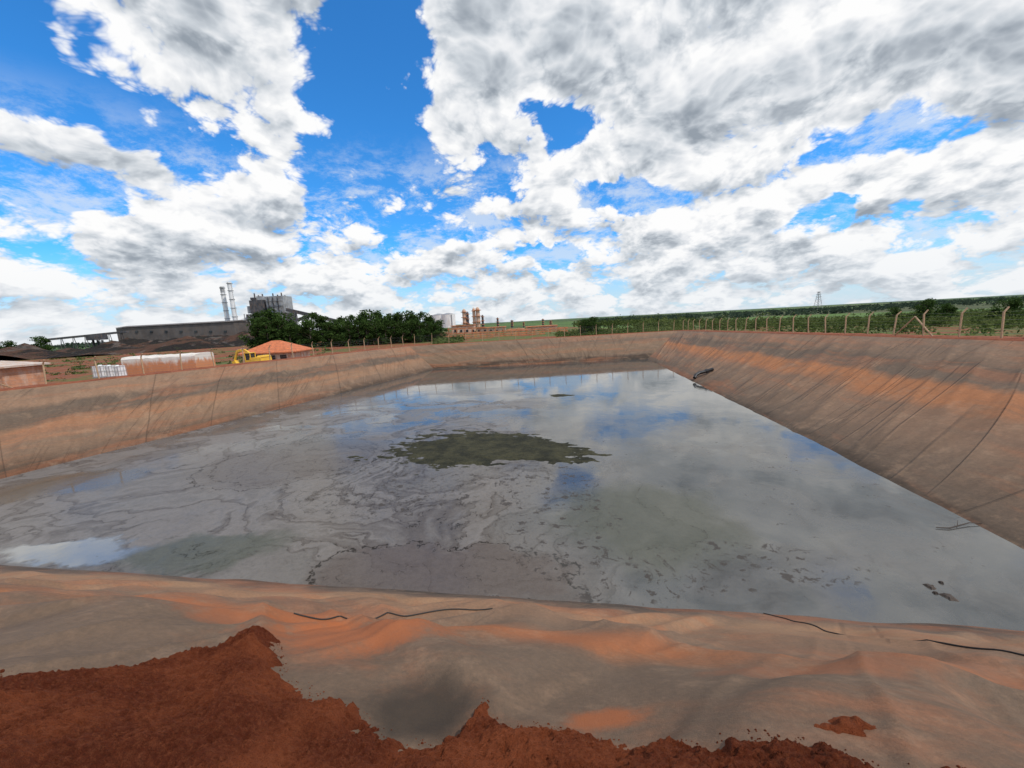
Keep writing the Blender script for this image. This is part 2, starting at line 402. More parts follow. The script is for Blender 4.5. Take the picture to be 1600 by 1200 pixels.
# ---------------- water ----------------
m,k=newmat('pond_water_material')
P=k.n('ShaderNodeTexCoord').outputs['Object']; s=k.sep(P)
w1=k.noise(P,.16,4,.55,0,out=1); w2=k.noise(P,.9,6,.65,0,out=1)
W=k.v('ADD',P,k.vs(k.v('SUBTRACT',w1,(.5,.5,.5)),7.0))
W=k.v('ADD',W,k.vs(k.v('SUBTRACT',w2,(.5,.5,.5)),.8))
w3=k.noise(P,.35,5,.62,0,out=1)
Wb=k.v('ADD',P,k.vs(k.v('SUBTRACT',w3,(.5,.5,.5)),3.2))
Wb=k.v('ADD',Wb,k.vs(k.v('SUBTRACT',w2,(.5,.5,.5)),1.0))
sw=k.sep(W)
def blob(cx,cy,rx,ry,rot=0,inner=.55):
    d=k.v('SUBTRACT',Wb,(cx,cy,WZ))
    if rot:
        d=k.n('ShaderNodeVectorRotate',{'Vector':d,'Angle':-rot},rotation_type='Z_AXIS').outputs[0]
    d=k.v('MULTIPLY',d,(1/rx,1/ry,0))
    return k.mr(k.v('LENGTH',d),1.15,inner)
sp=k.noise(P,7,6,.75)
fil=k.mr(k.m('SUBTRACT',sw[0],k.m('MULTIPLY',sw[1],.05)),2.5,-1.5)
sh=k.noise(W,.8,6,.6,.8); sh2=k.noise(W,.12,6,.54,1.3)
patch=k.mr(sh,.42,.48)
film=k.m('MULTIPLY',fil,k.m('ADD',.93,k.m('MULTIPLY',patch,.07)))
purple=blob(-2.2,9.0,3.4,1.25,-.1,.8)
loop=blob(-11.0,18.5,4.6,3.6,.2,.75)
film=k.m('MAXIMUM',film,k.m('MULTIPLY',purple,.97))
olive=blob(3.9,11.2,3.0,2.8,0,.6)
film=k.m('MAXIMUM',film,k.m('MULTIPLY',olive,.66))
film=k.m('MAXIMUM',film,k.m('MULTIPLY',k.mr(k.noise(W,.30,6,.58,.6),.42,.60,.10,.34),k.mr(s[1],30,18)))
openw=k.m('MULTIPLY',k.mr(k.noise(k.v('MULTIPLY',W,(.5,1.2,1)),.35,6,.6,.4),.46,.53),k.mr(s[1],17,27))
film=k.m('MULTIPLY',film,k.m('SUBTRACT',1.0,k.m('MULTIPLY',openw,.75)))
film=k.m('MULTIPLY',film,k.mr(s[1],28,40,1,0.03))
green=k.m('MAXIMUM',blob(-9.2,10.5,2.6,.9),olive)
clear=blob(-13.8,10.7,2.7,.65,-.05,.75)
mudpool=blob(-20.5,16.5,3.4,1.8,.2,.75)
film=k.m('MULTIPLY',film,k.m('SUBTRACT',1.0,k.m('MULTIPLY',clear,.9)))
film=k.m('MULTIPLY',film,k.m('SUBTRACT',1.0,k.m('MULTIPLY',mudpool,.5)))
fc=k.ramp(sh2,[(.30,(.105,.092,.080)),(.40,(.165,.148,.132)),(.446,(.095,.080,.068)),(.462,(.150,.133,.118)),(.52,(.165,.148,.133)),(.548,(.098,.083,.071)),(.575,(.138,.124,.110)),(.75,(.170,.155,.141))])
fc=k.mix(k.m('MULTIPLY',purple,.85),fc,(.100,.079,.067,1))
fc=k.mix(k.m('MULTIPLY',loop,.7),fc,(.105,.087,.074,1))
fc=k.mix(k.m('MULTIPLY',green,.75),fc,(.068,.074,.053,1))
fc=k.mix(k.m('MULTIPLY',mudpool,.85),fc,(.100,.076,.052,1))
fc=k.mix(k.mr(sp,.42,.66,0,.30),fc,k.mix(1.0,fc,(.5,.48,.45,1),'MULTIPLY'))
sp2=k.noise(P,30,4,.7)
fc=k.mix(k.mr(sp2,.45,.7,0,.22),fc,k.mix(1.0,fc,(1.6,1.6,1.6,1),'MULTIPLY'))
def cont(f_,lv,wd_): return k.mr(k.m('ABSOLUTE',k.m('SUBTRACT',f_,lv)),wd_,wd_*.25)
lines=k.m('MULTIPLY',k.m('MAXIMUM',cont(sh2,.450,.0019),k.m('MULTIPLY',cont(sh2,.550,.0016),.8)),.9)
lines=k.m('MAXIMUM',lines,cont(purple,.5,.12))
lines=k.m('MAXIMUM',lines,k.m('MULTIPLY',cont(loop,.45,.05),.9))
lines=k.m('MAXIMUM',lines,k.m('MULTIPLY',cont(loop,.95,.03),.6))
ck=k.n('ShaderNodeTexVoronoi',{'Vector':k.v('ADD',P,k.vs(w2,.8)),'Scale':1.5},feature='DISTANCE_TO_EDGE').outputs[0]
ckz=k.m('MULTIPLY',k.mr(ck,.022,.006),k.mr(k.m('MAXIMUM',k.m('MULTIPLY',loop,k.mr(sh,.48,.54)),blob(-6,13.5,4.5,1.6,0,.4)),.2,.7))
lines=k.m('MAXIMUM',lines,k.m('MULTIPLY',ckz,.6))
line=k.m('MULTIPLY',k.m('MULTIPLY',lines,k.mr(sp,.42,.52)),k.mr(film,.25,.6))
fc=k.mix(k.m('MULTIPLY',line,.9),fc,(.020,.016,.012,1))
dk=k.mix(k.m('MULTIPLY',green,.85),(.046,.049,.048,1),(.040,.044,.029,1))
dk=k.mix(k.m('MULTIPLY',mudpool,.9),dk,(.085,.066,.044,1))
dk=k.mix(k.m('MULTIPLY',clear,.9),dk,(.20,.205,.20,1))
Pc=k.v('ADD',P,k.vs(k.noise(P,3,3,.6,0,out=1),.7))
cb=k.n('ShaderNodeTexVoronoi',{'Vector':k.v('MULTIPLY',Pc,(1,1.3,1)),'Scale':1.9,'Randomness':1.0},feature='F1')
cr=k.mr(k.m('ADD',cb.outputs[0],k.m('MULTIPLY',k.noise(P,12,4,.7),.35)),.44,.38)
cr=k.m('MULTIPLY',cr,k.mr(k.noise(P,.6,4,.6),.38,.46))
trail=k.m('MAXIMUM',blob(1.0,12.6,2.2,4.2,.15,.7),k.m('MAXIMUM',k.m('MULTIPLY',blob(-4,15,5,4,0,.5),.6),blob(4.5,8.6,4,1.0,0,.6)))
sc2=k.mr(k.noise(W,3.2,8,.75,.5),.565,.60)
crumb=k.m('MULTIPLY',k.m('MAXIMUM',cr,sc2),k.mr(trail,.1,.5))
spk=k.m('MULTIPLY',k.mr(k.noise(P,5.5,3,.6),.66,.69),k.mr(k.noise(P,.4,3,.6),.45,.6))
crumb=k.m('MAXIMUM',crumb,k.m('MULTIPLY',spk,.8))
fac=k.n('ShaderNodeFresnel',{'IOR':1.36}).outputs[0]
hgt=k.m('ADD',k.noise(P,2.2,3,.5),k.m('MULTIPLY',film,.6))
rip=k.n('ShaderNodeBump',{'Strength':.04,'Distance':.05,'Height':hgt})
rip2=k.n('ShaderNodeBump',{'Strength':.4,'Distance':.025,'Height':k.m('SUBTRACT',k.noise(P,14,6,.7),k.m('MULTIPLY',line,1.2))})
water_d=k.n('ShaderNodeBsdfDiffuse',{'Color':dk})
gr=k.m('ADD',.05,k.m('MULTIPLY',k.mr(k.noise(W,.5,7,.6),.4,.65),.11))
gr=k.m('MULTIPLY',gr,k.mr(s[1],25,45,1,.4))
water_g=k.n('ShaderNodeBsdfGlossy',{'Color':(.94,.93,.90,1),'Roughness':gr,'Normal':rip.outputs[0]})
wf=k.m('ADD',k.m('MULTIPLY',fac,.92),.13,clamp=True)
wat=k.n('ShaderNodeMixShader',{0:wf,1:water_d.outputs[0],2:water_g.outputs[0]})
film_d=k.n('ShaderNodeBsdfDiffuse',{'Color':fc,'Normal':rip2.outputs[0]})
film_g=k.n('ShaderNodeBsdfGlossy',{'Color':(.95,.92,.88,1),'Roughness':.22,'Normal':rip.outputs[0]})
ff=k.m('MULTIPLY',fac,k.m('SUBTRACT',.40,k.m('MULTIPLY',line,.35)))
ff=k.m('ADD',ff,.02)
fil_s=k.n('ShaderNodeMixShader',{0:ff,1:film_d.outputs[0],2:film_g.outputs[0]})
mx=k.n('ShaderNodeMixShader',{0:film,1:wat.outputs[0],2:fil_s.outputs[0]})
cs=k.n('ShaderNodeBsdfPrincipled',{'Base Color':(.036,.027,.020,1),'Roughness':.7})
mx2=k.n('ShaderNodeMixShader',{0:k.m('MULTIPLY',crumb,.85),1:mx.outputs[0],2:cs.outputs[0]})
finish(k,mx2.outputs[0]); MW=m
g=Geo(); g.add([(-31,9,WZ),(14,1,WZ),(16,4,WZ),(23,58,WZ),(-15,60,WZ),(-30,20,WZ)],[(0,1,2,3,4,5)])
g.obj('pond_water',MW,kind='structure')

# ---------------- floating scum island ----------------
m,k=newmat('algae_mat'); P=k.n('ShaderNodeTexCoord').outputs['Object']
n1=k.noise(P,1.2,7,.7); n2=k.noise(P,9,6,.7)
col=k.mix(k.mr(n1,.35,.65),(.018,.018,.009,1),(.054,.050,.024,1)); col=k.mix(k.mr(n2,.5,.7,0,.7),col,(.012,.011,.007,1))
b=k.n('ShaderNodeBump',{'Strength':.9,'Distance':.08,'Height':n2})
bs=k.n('ShaderNodeBsdfPrincipled',{'Base Color':col,'Roughness':.8,'Normal':b.outputs[0],'Specular IOR Level':.2})
finish(k,bs.outputs[0]); MA=m
def island(cx,cy,rx,ry,rot,fnshape,lab,nu=150,nv=110,sd=0):
    def fn(u,v):
        x=(u*2-1)*1.9; y=(v*2-1)*1.6
        px=x*rx;py=y*ry
        d=fnshape(x,y)+.36*fbm(x*1.5,y*2.6,sd,5)+.30*fbm(px*1.3,py*2.4,sd+3,5)
        X=cx+px*math.cos(rot)-py*math.sin(rot);Y=cy+px*math.sin(rot)+py*math.cos(rot)
        z=max(-.06,min(.03,d*.08))+.010*fbm(px*3,py*4,sd,4)
        return (X,Y,WZ+z),(u,v)
    ob=grid_obj('algae_mat',nu,nv,fn,MA); ob['label']=lab; ob['category']='algae'; ob['group']='floating algae mats on the pond'
    return ob
island(-.7,18.3,5.0,2.3,-.27,lambda x,y:1.0-math.hypot(x*(.75 if x>0 else .92),y*(1.0+.45*x)+.25*x*x-.1)-(.20*max(0,x)),'dark olive floating algae mat on grey water',460,300)
island(4.0,31.0,1.5,.8,0,lambda x,y:.65-math.hypot(x,y),'small olive algae patch floating on grey water',80,70,5)

# ---------------- ground outside ----------------
crest=[(-38,8,.42),(-32.4,22.5,.38),(-27,37,.18),(-15.9,61.1,-.03),(28.4,65,-.03),(26.5,32,.47),(25.5,17,.69),(24.5,-3,.9),(10,-1.2,.7),(0,.6,.7),(-15,3.4,.7)]
pts=[]
n=len(crest)
for i in range(n):
    a0=Vector(crest[i]);b0=Vector(crest[(i+1)%n]); m_=max(2,int((b0-a0).length/1.0))
    for j in range(m_): pts.append(a0.lerp(b0,j/m_))
N=len(pts); ctr=Vector((0,30,0))
nor=[]
for i in range(N):
    tdir=(pts[(i+1)%N]-pts[i-1]); nr=Vector((-tdir.y,tdir.x,0))
    if nr.length<1e-6: nr=Vector((0,1,0))
    nr.normalize()
    if nr.dot(pts[i]-ctr)<0: nr=-nr
    nor.append(nr)
for _ in range(6): nor=[(nor[i-1]+nor[i]+nor[(i+1)%N]).normalized() for i in range(N)]
def dip(x,y,of): return -4.5*sm(8,150,of)*sm(25,75,x)*sm(2600,900,of)
offs=[-.15,.3,.9,1.6,2.4,3.4,4.6,6,8,11,16,24,36,55,80,120,180,270,400,700,1200,2500,5000,14000]
vs=[];at=[]
for oi,of in enumerate(offs):
    for i in range(N):
        rad=(pts[i]-ctr); rad.z=0; rad.normalize()
        tt=sm(4,60,of); d=(nor[i]*(1-tt)+rad*tt)
        p=pts[i]+d*of
        zb=pts[i].z
        z=zb+(-1.25-zb)*sm(3.2,9,of)
        if oi==0: z=zb-.35
        else:
            z+=.05*fbm(p.x*.8,p.y*.8,0,3)*sm(0,1,of)
            z+=.10*math.exp(-((of-1.0)/.7)**2)
        if of>30: z+=.8*fbm(p.x*.012,p.y*.012,1,3)*sm(30,90,of)*sm(3000,800,of)
        z+=dip(p.x,p.y,of)
        if of==5000: z+=10*sm(-1500,1500,p.x)*(.5+.8*fbm(p.x*.0004,p.y*.0004,0,2))
        vs.append((p.x,p.y,z)); at.append(of)
fs=[(o_*N+i,o_*N+(i+1)%N,(o_+1)*N+(i+1)%N,(o_+1)*N+i) for o_ in range(len(offs)-1) for i in range(N)]
me=bpy.data.meshes.new('ground'); me.from_pydata(vs,[],fs); me.update()
atr=me.attributes.new('off','FLOAT','POINT'); atr.data.foreach_set('value',at)
me.polygons.foreach_set('use_smooth',[True]*len(me.polygons))
gob=bpy.data.objects.new('ground',me); COL.objects.link(gob); gob['kind']='structure'
m,k=newmat('ground_material'); P=k.n('ShaderNodeTexCoord').outputs['Object']
of=k.n('ShaderNodeAttribute',attribute_name='off').outputs['Fac']
n1=k.noise(P,.12,6,.6); n2=k.noise(P,1.6,7,.7)
soil=k.mix(k.mr(n2,.3,.7),(.15,.046,.023,1),(.27,.092,.047,1))
grass=k.mix(k.mr(n2,.3,.7),(.06,.078,.022,1),(.13,.155,.045,1))
leftm=k.mr(k.sep(P)[0],-10,-30)
gthr=k.m('SUBTRACT',n1,k.m('MULTIPLY',leftm,-.10))
grass=k.mix(k.mr(gthr,.48,.60,0,.95),grass,soil)
vo=k.n('ShaderNodeTexVoronoi',{'Vector':k.v('MULTIPLY',P,(1,.45,1)),'Scale':.0045},feature='F1').outputs['Color']
field=k.ramp(k.sep(vo)[0],[(0,(.04,.065,.02)),(.3,(.07,.12,.033)),(.6,(.13,.21,.055)),(.75,(.05,.08,.028)),(1,(.10,.10,.05))])
field=k.mix(k.mr(k.noise(P,.01,6,.7),.47,.62,0,.65),field,(.04,.062,.028,1))
g2=k.mix(k.mr(of,110,260),grass,field)
g2=k.mix(k.mr(of,1200,8000,0,.85),g2,(.095,.14,.165,1))  # distance haze painted into the ground colour
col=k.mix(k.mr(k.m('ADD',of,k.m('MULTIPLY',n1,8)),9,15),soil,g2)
b=k.n('ShaderNodeBump',{'Strength':.6,'Distance':.1,'Height':n2})
finish(k,k.n('ShaderNodeBsdfPrincipled',{'Base Color':col,'Roughness':.95,'Normal':b.outputs[0],'Specular IOR Level':.15}).outputs[0])
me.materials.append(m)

def bx(u,Y): return (u-795)/603*Y
def bz(u,v,Y): return 3-(v-(545-.053*u))/615*Y

# ---------------- spoil heaps ----------------
m,k=newmat('mound_material'); P=k.n('ShaderNodeTexCoord').outputs['Object']
n1=k.noise(k.v('MULTIPLY',P,(1,1,3)),.05,7,.7); n2=k.noise(P,.5,8,.75)
col=k.mix(k.mr(n1,.50,.58),(.032,.027,.024,1),(.12,.065,.045,1)); col=k.mix(k.mr(n2,.52,.68,0,.7),col,(.055,.06,.03,1))
col=k.mix(k.mr(k.noise(P,.15,5,.7),.56,.62,0,.6),col,(.18,.15,.13,1))
b=k.n('ShaderNodeBump',{'Strength':1,'Distance':2.0,'Height':n2})
finish(k,k.n('ShaderNodeBsdfPrincipled',{'Base Color':col,'Roughness':1,'Normal':b.outputs[0],'Specular IOR Level':.1}).outputs[0])
HE=[]
hr=random.Random(21)
for i in range(20):
    HE.append((hr.uniform(-200,-100),hr.uniform(135,200),hr.uniform(8,20),hr.uniform(2.5,6.5)))
def fnM(u,v):
    x=-300+u*230; y=130+v*190
    base_=5.2*sm(0.10,.42,v)*sm(.25,.55,u)*sm(1,.88,u)*sm(1,.9,v)
    hp=0
    for hx,hy,hr_,hh_ in HE:
        dd=math.hypot(x-hx,(y-hy)*1.2)/hr_
        if dd<1: hp=max(hp,hh_*(1-dd)**.8)
    h=max(base_,min(hp+base_*.5,8.0))
    h+=(1.2*fbm(x*.05,y*.05,0,4)+.6*fbm(x*.3,y*.3,2,3))*sm(0,.1,v)*sm(0,.15,u)*sm(1,.93,u)*sm(1,.9,v)
    return (x,y,-2.0+max(0,h)),(u,v)
grid_obj('spoil_heap_terrain',260,200,fnM,m,kind='structure')

# ---------------- fence posts ----------------
MC=simple('concrete_post_weathered',(.43,.29,.17),.85,.2,3,stain=(.32,.15,.08),stainamt=.45)
MWi=simple('galvanised_wire',(.22,.21,.20),.5,metal=.6)
g=Geo(); g.box((0,0,.60),(.072,.072,1.8)); g.box((0,.13,1.61),(.06,.06,.38),rx=-R(42))
pm=g.obj('fence_post',MC).data; bpy.data.objects.remove(bpy.data.objects['fence_post'])
def fence(line,inward,spacing,lab):
    segs=list(zip(line[:-1],line[1:])); L=[(b-a).length for a,b in segs]; tot=sum(L)
    n=int(tot/spacing)
    out=[]
    for i in range(n+1):
        d=i*tot/n; j=0
        while j<len(L)-1 and d>L[j]: d-=L[j]; j+=1
        a_,b_=segs[j]; p=a_.lerp(b_,d/L[j]); dr=(b_-a_).normalized(); out.append((p,dr))
    for i,(p,dr) in enumerate(out):
        ob=bpy.data.objects.new('fence_post',pm); COL.objects.link(ob)
        ang=math.atan2(dr.y,dr.x)+(0 if inward else math.pi)
        ob.location=(p.x,p.y,p.z-.02+rng.uniform(-.06,.04))
        ob.rotation_euler=(R(rng.gauss(0,1.8)),R(rng.gauss(0,1.8)),ang+R(rng.gauss(0,3)))
        ob['label']=lab; ob['category']='fence post'; ob['group']='fence posts around the pond'
    g=Geo()
    for h in(.25,.5,.75,1.0,1.25,1.45):
        for (p,_),(q,_) in zip(out[:-1],out[1:]):
            g.cyl((p.x,p.y,p.z+h),(q.x,q.y,q.z+h-.0),.006,.006,4,False)
    g.obj('wire_fence',MWi,label='thin wire strands strung between leaning concrete posts',category='wire fence',group='wire fences around the pond')
    return out
fr=fence([V((29.9,66.5,.05)),V((28.0,32,.52)),V((27.2,17,.74)),V((26.4,2,.9))],True,2.15,'weathered concrete fence post with angled top on red berm')
fl=fence([V((-38.0,14,.42)),V((-33.8,23.0,.42)),V((-28.4,37.6,.22)),V((-17.2,62.4,.05))],False,2.7,'pale concrete fence post with angled top beside the liner')
ff_=fence([V((-15.5,63.0,.05)),V((28.6,67.2,.05))],False,2.7,'pale concrete fence post with angled top on far berm')
for (xa,ya,dx,dy) in((27.75,26.4,.12,1.4),(27.75,26.4,-.12,-1.4)):
    g=Geo(); g.cyl((xa,ya,1.9),(xa+dx,ya+dy,.55),.045,.045,8)
    g.obj('fence_brace',MC,label='slanting concrete brace leaning against a fence post',category='fence brace',group='braces of the fence')
g=Geo(); g.cyl((-33.9,23.6,1.8),(-33.0,25.4,.35),.045,.045,8)
g.obj('fence_brace',MC,label='slanting concrete brace leaning against a fence post',category='fence brace',group='braces of the fence')

# ---------------- black pipe on the slope ----------------
MP=simple('black_plastic_pipe',(.014,.014,.015),.4,stain=(.1,.06,.04),stainamt=.3)
e=empty('drain_pipe',(17.3,34.6,-3.0),'black plastic drain pipe lying on the liner above water','pipe')
pth=[(-.75,-.3,.10),(-.55,-.1,.32),(-.15,.05,.48),(.5,.1,.60),(1.1,.05,.78)]
g=Geo(); g.tube(pth,.15,12); g.obj('pipe_body',MP,e)
g=Geo(); g.cyl((.45,.09,.58),(.62,.09,.65),.19,.19,12); g.obj('pipe_collar',MP,e)

MBr=simple('dead_wood',(.06,.045,.035),.9)
g=Geo(); g.cyl((0,0,0),(.7,.15,.03),.018,.014,6); g.cyl((.3,.08,.02),(.5,.25,.06),.010,.005,5); g.cyl((.7,.15,.03),(1.1,.12,.01),.014,.006,5); g.cyl((-.3,.06,.0),(0,0,0),.012,.018,5)
g.obj('branch',MBr,loc=(11.7,9.6,WZ+.03),label='dead branch floating at the edge of the water',category='branch')
def clump(r,seed):
    q=random.Random(seed); g=Geo()
    nn=26; ang=[2*math.pi*i/nn for i in range(nn)]
    rr=[r*(.75+.55*fbm(math.cos(a_)*1.7,math.sin(a_)*1.7,seed,3)) for a_ in ang]
    vs=[(0,0,.03)]+[(math.cos(a_)*x*.55,math.sin(a_)*x*.55,.025+.01*q.random()) for a_,x in zip(ang,rr)]+[(math.cos(a_)*x,math.sin(a_)*x,-.01) for a_,x in zip(ang,rr)]
    fs=[(0,1+i,1+(i+1)%nn) for i in range(nn)]+[(1+i,1+nn+i,1+nn+(i+1)%nn,1+(i+1)%nn) for i in range(nn)]
    return g.add(vs,fs)
for i,(x,y,r) in enumerate(((8.9,7.5,.12),(8.95,7.2,.15),(8.8,7.32,.07),(9.25,7.6,.06))):
    clump(r,i+2).obj('floating_debris',MBr,loc=(x,y,WZ+.005),label='clump of dark debris floating on the pond',category='debris',group='debris on the pond')

# ---------------- trees ----------------
def leafmat(name,c1,c2,sc=.5,dry=None):
    m,k=newmat(name); P=k.n('ShaderNodeTexCoord').outputs['Object']
    n=k.noise(P,sc,4,.6); n2=k.noise(P,sc*6,3,.6)
    col=k.mix(k.mr(n,.35,.65),c4(c1),c4(c2)); col=k.mix(k.mr(n2,.5,.7,0,.4),col,c4(tuple(x*1.7 for x in c2)))
    if dry: col=k.mix(k.mr(k.noise(P,.045,4,.6),.46,.58,0,.8),col,c4(dry))
    d=k.n('ShaderNodeBsdfDiffuse',{'Color':col}); tr=k.n('ShaderNodeBsdfTranslucent',{'Color':col})
    finish(k,k.n('ShaderNodeMixShader',{0:.3,1:d.outputs[0],2:tr.outputs[0]}).outputs[0]); return m
MLf=leafmat('dark_foliage',(.022,.046,.012),(.068,.112,.030)); MLb=leafmat('shrub_foliage',(.032,.054,.015),(.095,.125,.036),.25,(.14,.17,.06))
MBk=simple('bark',(.12,.09,.07),.95)
def tree(seed,h,wd,blobs=30,per=70,ls=.30):
    r=random.Random(seed)
    e=empty('tree',(0,0,0),'tall dark green leafy tree in a dense row','tree','trees beside the works')
    g=Geo(); g.cyl((0,0,-.3),(.1,0,h*.5),h*.025,h*.016,8)
    g.cyl((.1,0,h*.5),(.0,.1,h*.85),h*.016,h*.006,6)
    for i in range(6):
        an=i*1.05+r.random(); z=h*(.25+.09*i)
        g.cyl((.05,0,z),(math.cos(an)*wd*.6,math.sin(an)*wd*.6,z+h*.15),h*.009,h*.003,5)
    g.obj('trunk',MBk,e)
    g=Geo()
    for i in range(blobs):
        z=h*(.06+.88*(i/blobs)); env=math.sin(math.pi*min(1,max(0.12,(z/h+.03)/1.03))**.8)*.9+.15
        an=r.uniform(0,6.28); rr=wd*env*r.uniform(.2,.9)
        br=wd*r.uniform(.26,.46)
        g.leaves((math.cos(an)*rr,math.sin(an)*rr,z),(br,br,br*.75),per,ls,r)
    g.obj('crown',MLf,e)
    return e
protos=[tree(1,9.5,3.3),tree(2,9,2.6),tree(3,8,3.4),tree(4,8.8,2.9)]
TR=[(412,486,112),(428,481,110),(447,488,113),(462,500,116),(492,487,110),(507,492,112),(522,500,117),(540,494,115),(553,491,110),(567,490,114),(581,484,112),(596,486,110),(610,489,116),(623,487,112),(637,486,114),(650,490,110),(662,486,113),(675,493,112),(686,500,114),
    (404,497,106),(420,494,105),(438,495,106),(455,506,108),(474,508,107),(486,500,106),(514,502,105),(531,503,107),(547,501,105),(561,500,106),(574,499,105),(589,498,106),(603,499,105),(617,500,107),(630,499,105),(644,500,106),(656,499,105),(669,501,106),(681,505,106)]
for i,(u,v,Y) in enumerate(TR):
    pr=protos[i%4]; H=[9.5,9,8,8.8][i%4]
    top=bz(u,v,Y); s_=(top+1.3)/H
    loc=(bx(u,Y),Y,-1.3)
    if i<4: pr.location=loc; pr.scale=(s_,s_,s_); ob=pr
    else: ob=copytree(pr,loc,rng.uniform(0,6),(s_*rng.uniform(1.0,1.25),s_*1.1,s_))
for (u,v,Y,l,zb) in((925,495,95,'rounded green tree standing alone beyond the pond',-1.3),(912,499,97,'rounded green tree standing alone beyond the pond',-1.3),(70,525,190,'small dark tree on the distant plain',-1.3),(18,532,220,'small dark tree on the distant plain',-1.3),(1445,467,150,'low dark tree above the green scrub',-6),(1478,474,140,'low dark tree above the green scrub',-6),(1018,503,150,'low dark tree above the green scrub',-2),(1395,480,160,'low dark tree above the green scrub',-6),(1575,466,120,'low dark tree above the green scrub',-6)):
    top=bz(u,v,Y); s_=(top-zb)/8
    ob=copytree(protos[2],(bx(u,Y),Y,zb),rng.uniform(0,6),(s_*1.2,s_*1.2,s_)); ob['label']=l; ob['group']='scattered trees'

# ---------------- scrub ----------------
g=Geo(); r=random.Random(11)
cnt=0
while cnt<1500:
    Y=r.uniform(0,1)**1.1*210+8; X=r.uniform(34,250)
    if X>Y*1.5+45: continue
    if fbm(X*.05,Y*.05,4,3)<.0 and r.random()<.90: continue
    s_=r.uniform(.6,1.5)*(1+Y/240)
    zg=-1.25+dip(X,Y,max(0,X-27))
    top=r.uniform(.6,2.1)*(1.7 if r.random()<.08 else 1)*(1+Y/300)
    lf=.10+Y*.0020
    g.leaves((X,Y,zg+top*.4),(s_*1.2,s_*1.2,top*.6),44,lf+.04,r)
    cnt+=1
for i in range(420):
    Y=r.uniform(72,115); u=r.choice([r.uniform(870,1080),r.uniform(870,1080),r.uniform(680,720)]); X=bx(u,Y)
    g.leaves((X,Y,-.9),(1.6,1.2,r.uniform(.4,1.2)),30,.26,r)
g.obj('scrub',MLb,kind='stuff')
g=Geo()
for i in range(260):
    Y=r.uniform(40,125); u=r.uniform(-40,520); X=bx(u,Y)
    if X>-27-(0 if Y>60 else 2)+max(0,(Y-37))*.46-5: continue
    if -54<X<-28 and 36<Y<60: continue
    hgt=r.uniform(.15,.5)*(1.7 if r.random()<.12 else 1)
    g.leaves((X,Y,-1.3+hgt*.4),(r.uniform(.6,1.7),r.uniform(.6,1.5),hgt),34,.10+Y*.0014,r)
g.obj('weeds',MLb,kind='stuff')
g=Geo()
for i in range(900):
    Y=r.uniform(350,1000); u=r.choice([r.uniform(905,1080),r.uniform(1080,1640),r.uniform(-40,200),r.uniform(905,1640)])
    X=bx(u,Y); h=r.uniform(3,5.5)*(1.3 if u<1080 else 1)*(1.3 if u>1380 else 1)
    zg=-1+dip(X,Y,400) if X>25 else -1
    g.leaves((X,Y,zg+h*.4+.5),(r.uniform(5,14),4,h*.55),26,1.5,r)
g.obj('distant_wood',leafmat('distant_foliage',(.034,.052,.038),(.058,.082,.052),.02),kind='stuff')

# ---------------- works ----------------
MCh=simple('pale_chimney_paint',(.80,.79,.77),.6,.06,.4,stain=(.50,.48,.45),stainamt=.4)
MDk=simple('dark_steel',(.06,.06,.065),.6,.45,.4,stain=(.16,.11,.08),stainamt=.7)
MGy=simple('grey_cladding',(.33,.335,.34),.6,.2,.3,stain=(.15,.13,.11),stainamt=.7)
MBr2=simple('brown_roof_sheet',(.11,.095,.085),.7,.25,.2,stain=(.17,.12,.09))
MOr=simple('rust_orange_steel',(.50,.18,.07),.75,.3,.5,stain=(.45,.32,.24))
MWh=simple('white_painted_steel',(.78,.77,.75),.5,.06,.3,stain=(.5,.4,.33),stainamt=.5)
MTl=simple('orange_roof_tile',(.52,.15,.055),.85,.22,2.5,stain=(.30,.11,.06),stainamt=.5,bump=.3)
MWl=simple('stained_plaster',(.58,.44,.33),.9,.2,1.2,stain=(.50,.19,.085),stainamt=.95)
MPr=simple('pale_fibre_roof',(.50,.42,.36),.85,.15,1.5,stain=(.46,.25,.15),stainamt=.8)
MGl=simple('dark_glass',(.03,.035,.04),.15)
def chimney(u,v0,Y,h0,lab,mm,tm):
    x=bx(u,Y); top=bz(u,v0,Y)
    e=empty('chimney',(x,Y,h0),lab,'chimney','twin chimneys of the works')
    H=top-h0
    g=Geo(); g.cyl((0,0,0),(0,0,H*.18),1.9,1.45,16); g.cyl((0,0,H*.18),(0,0,H*.88),1.45,1.3,16); g.obj('shaft',mm,e)
    g=Geo(); g.cyl((0,0,H*.88),(0,0,H),1.32,1.3,16); g.obj('chimney_top',tm,e)
    for f in(.2,.36,.52,.68,.84,.97):
        g=Geo(); g.cyl((0,0,H*f),(0,0,H*f+.3),1.7,1.7,16)
        g.obj('platform_ring',MGy,e)
    g=Geo(); g.box((1.5,-.5,H*.5),(.12,.4,H*.96)); 
    for i in range(int(H/1.2)): g.box((1.6,-.5,i*1.2+.6),(.2,.6,.1))
    g.obj('ladder',MCh,e)
    return e
chimney(363,449,262,3,'tall pale steel chimney with dark top and platform rings',MCh,MGy)
chimney(375,442,258,3,'tall white steel chimney with platform rings',MCh,MCh)
def pbox(g,u0,u1,v0,v1,Y,dep,e,dy=0):
    x0=bx(u0,Y);x1=bx(u1,Y);um=(u0+u1)/2;zt=bz(um,v0,Y);zb=bz(um,v1,Y)
    g.box(((x0+x1)/2-e.location.x,dy,(zt+zb)/2-e.location.z),(x1-x0,dep,zt-zb))
Y=250; e=empty('boiler_house',(bx(425,Y),Y,5),'dark steel boiler house with towers and ducts','industrial building')
g=Geo(); pbox(g,402,462,490,532,Y,12,e); g.obj('wall',MDk,e)
g=Geo(); pbox(g,395,401.5,503,530,Y,8,e,-4); g.obj('annex',MGy,e)
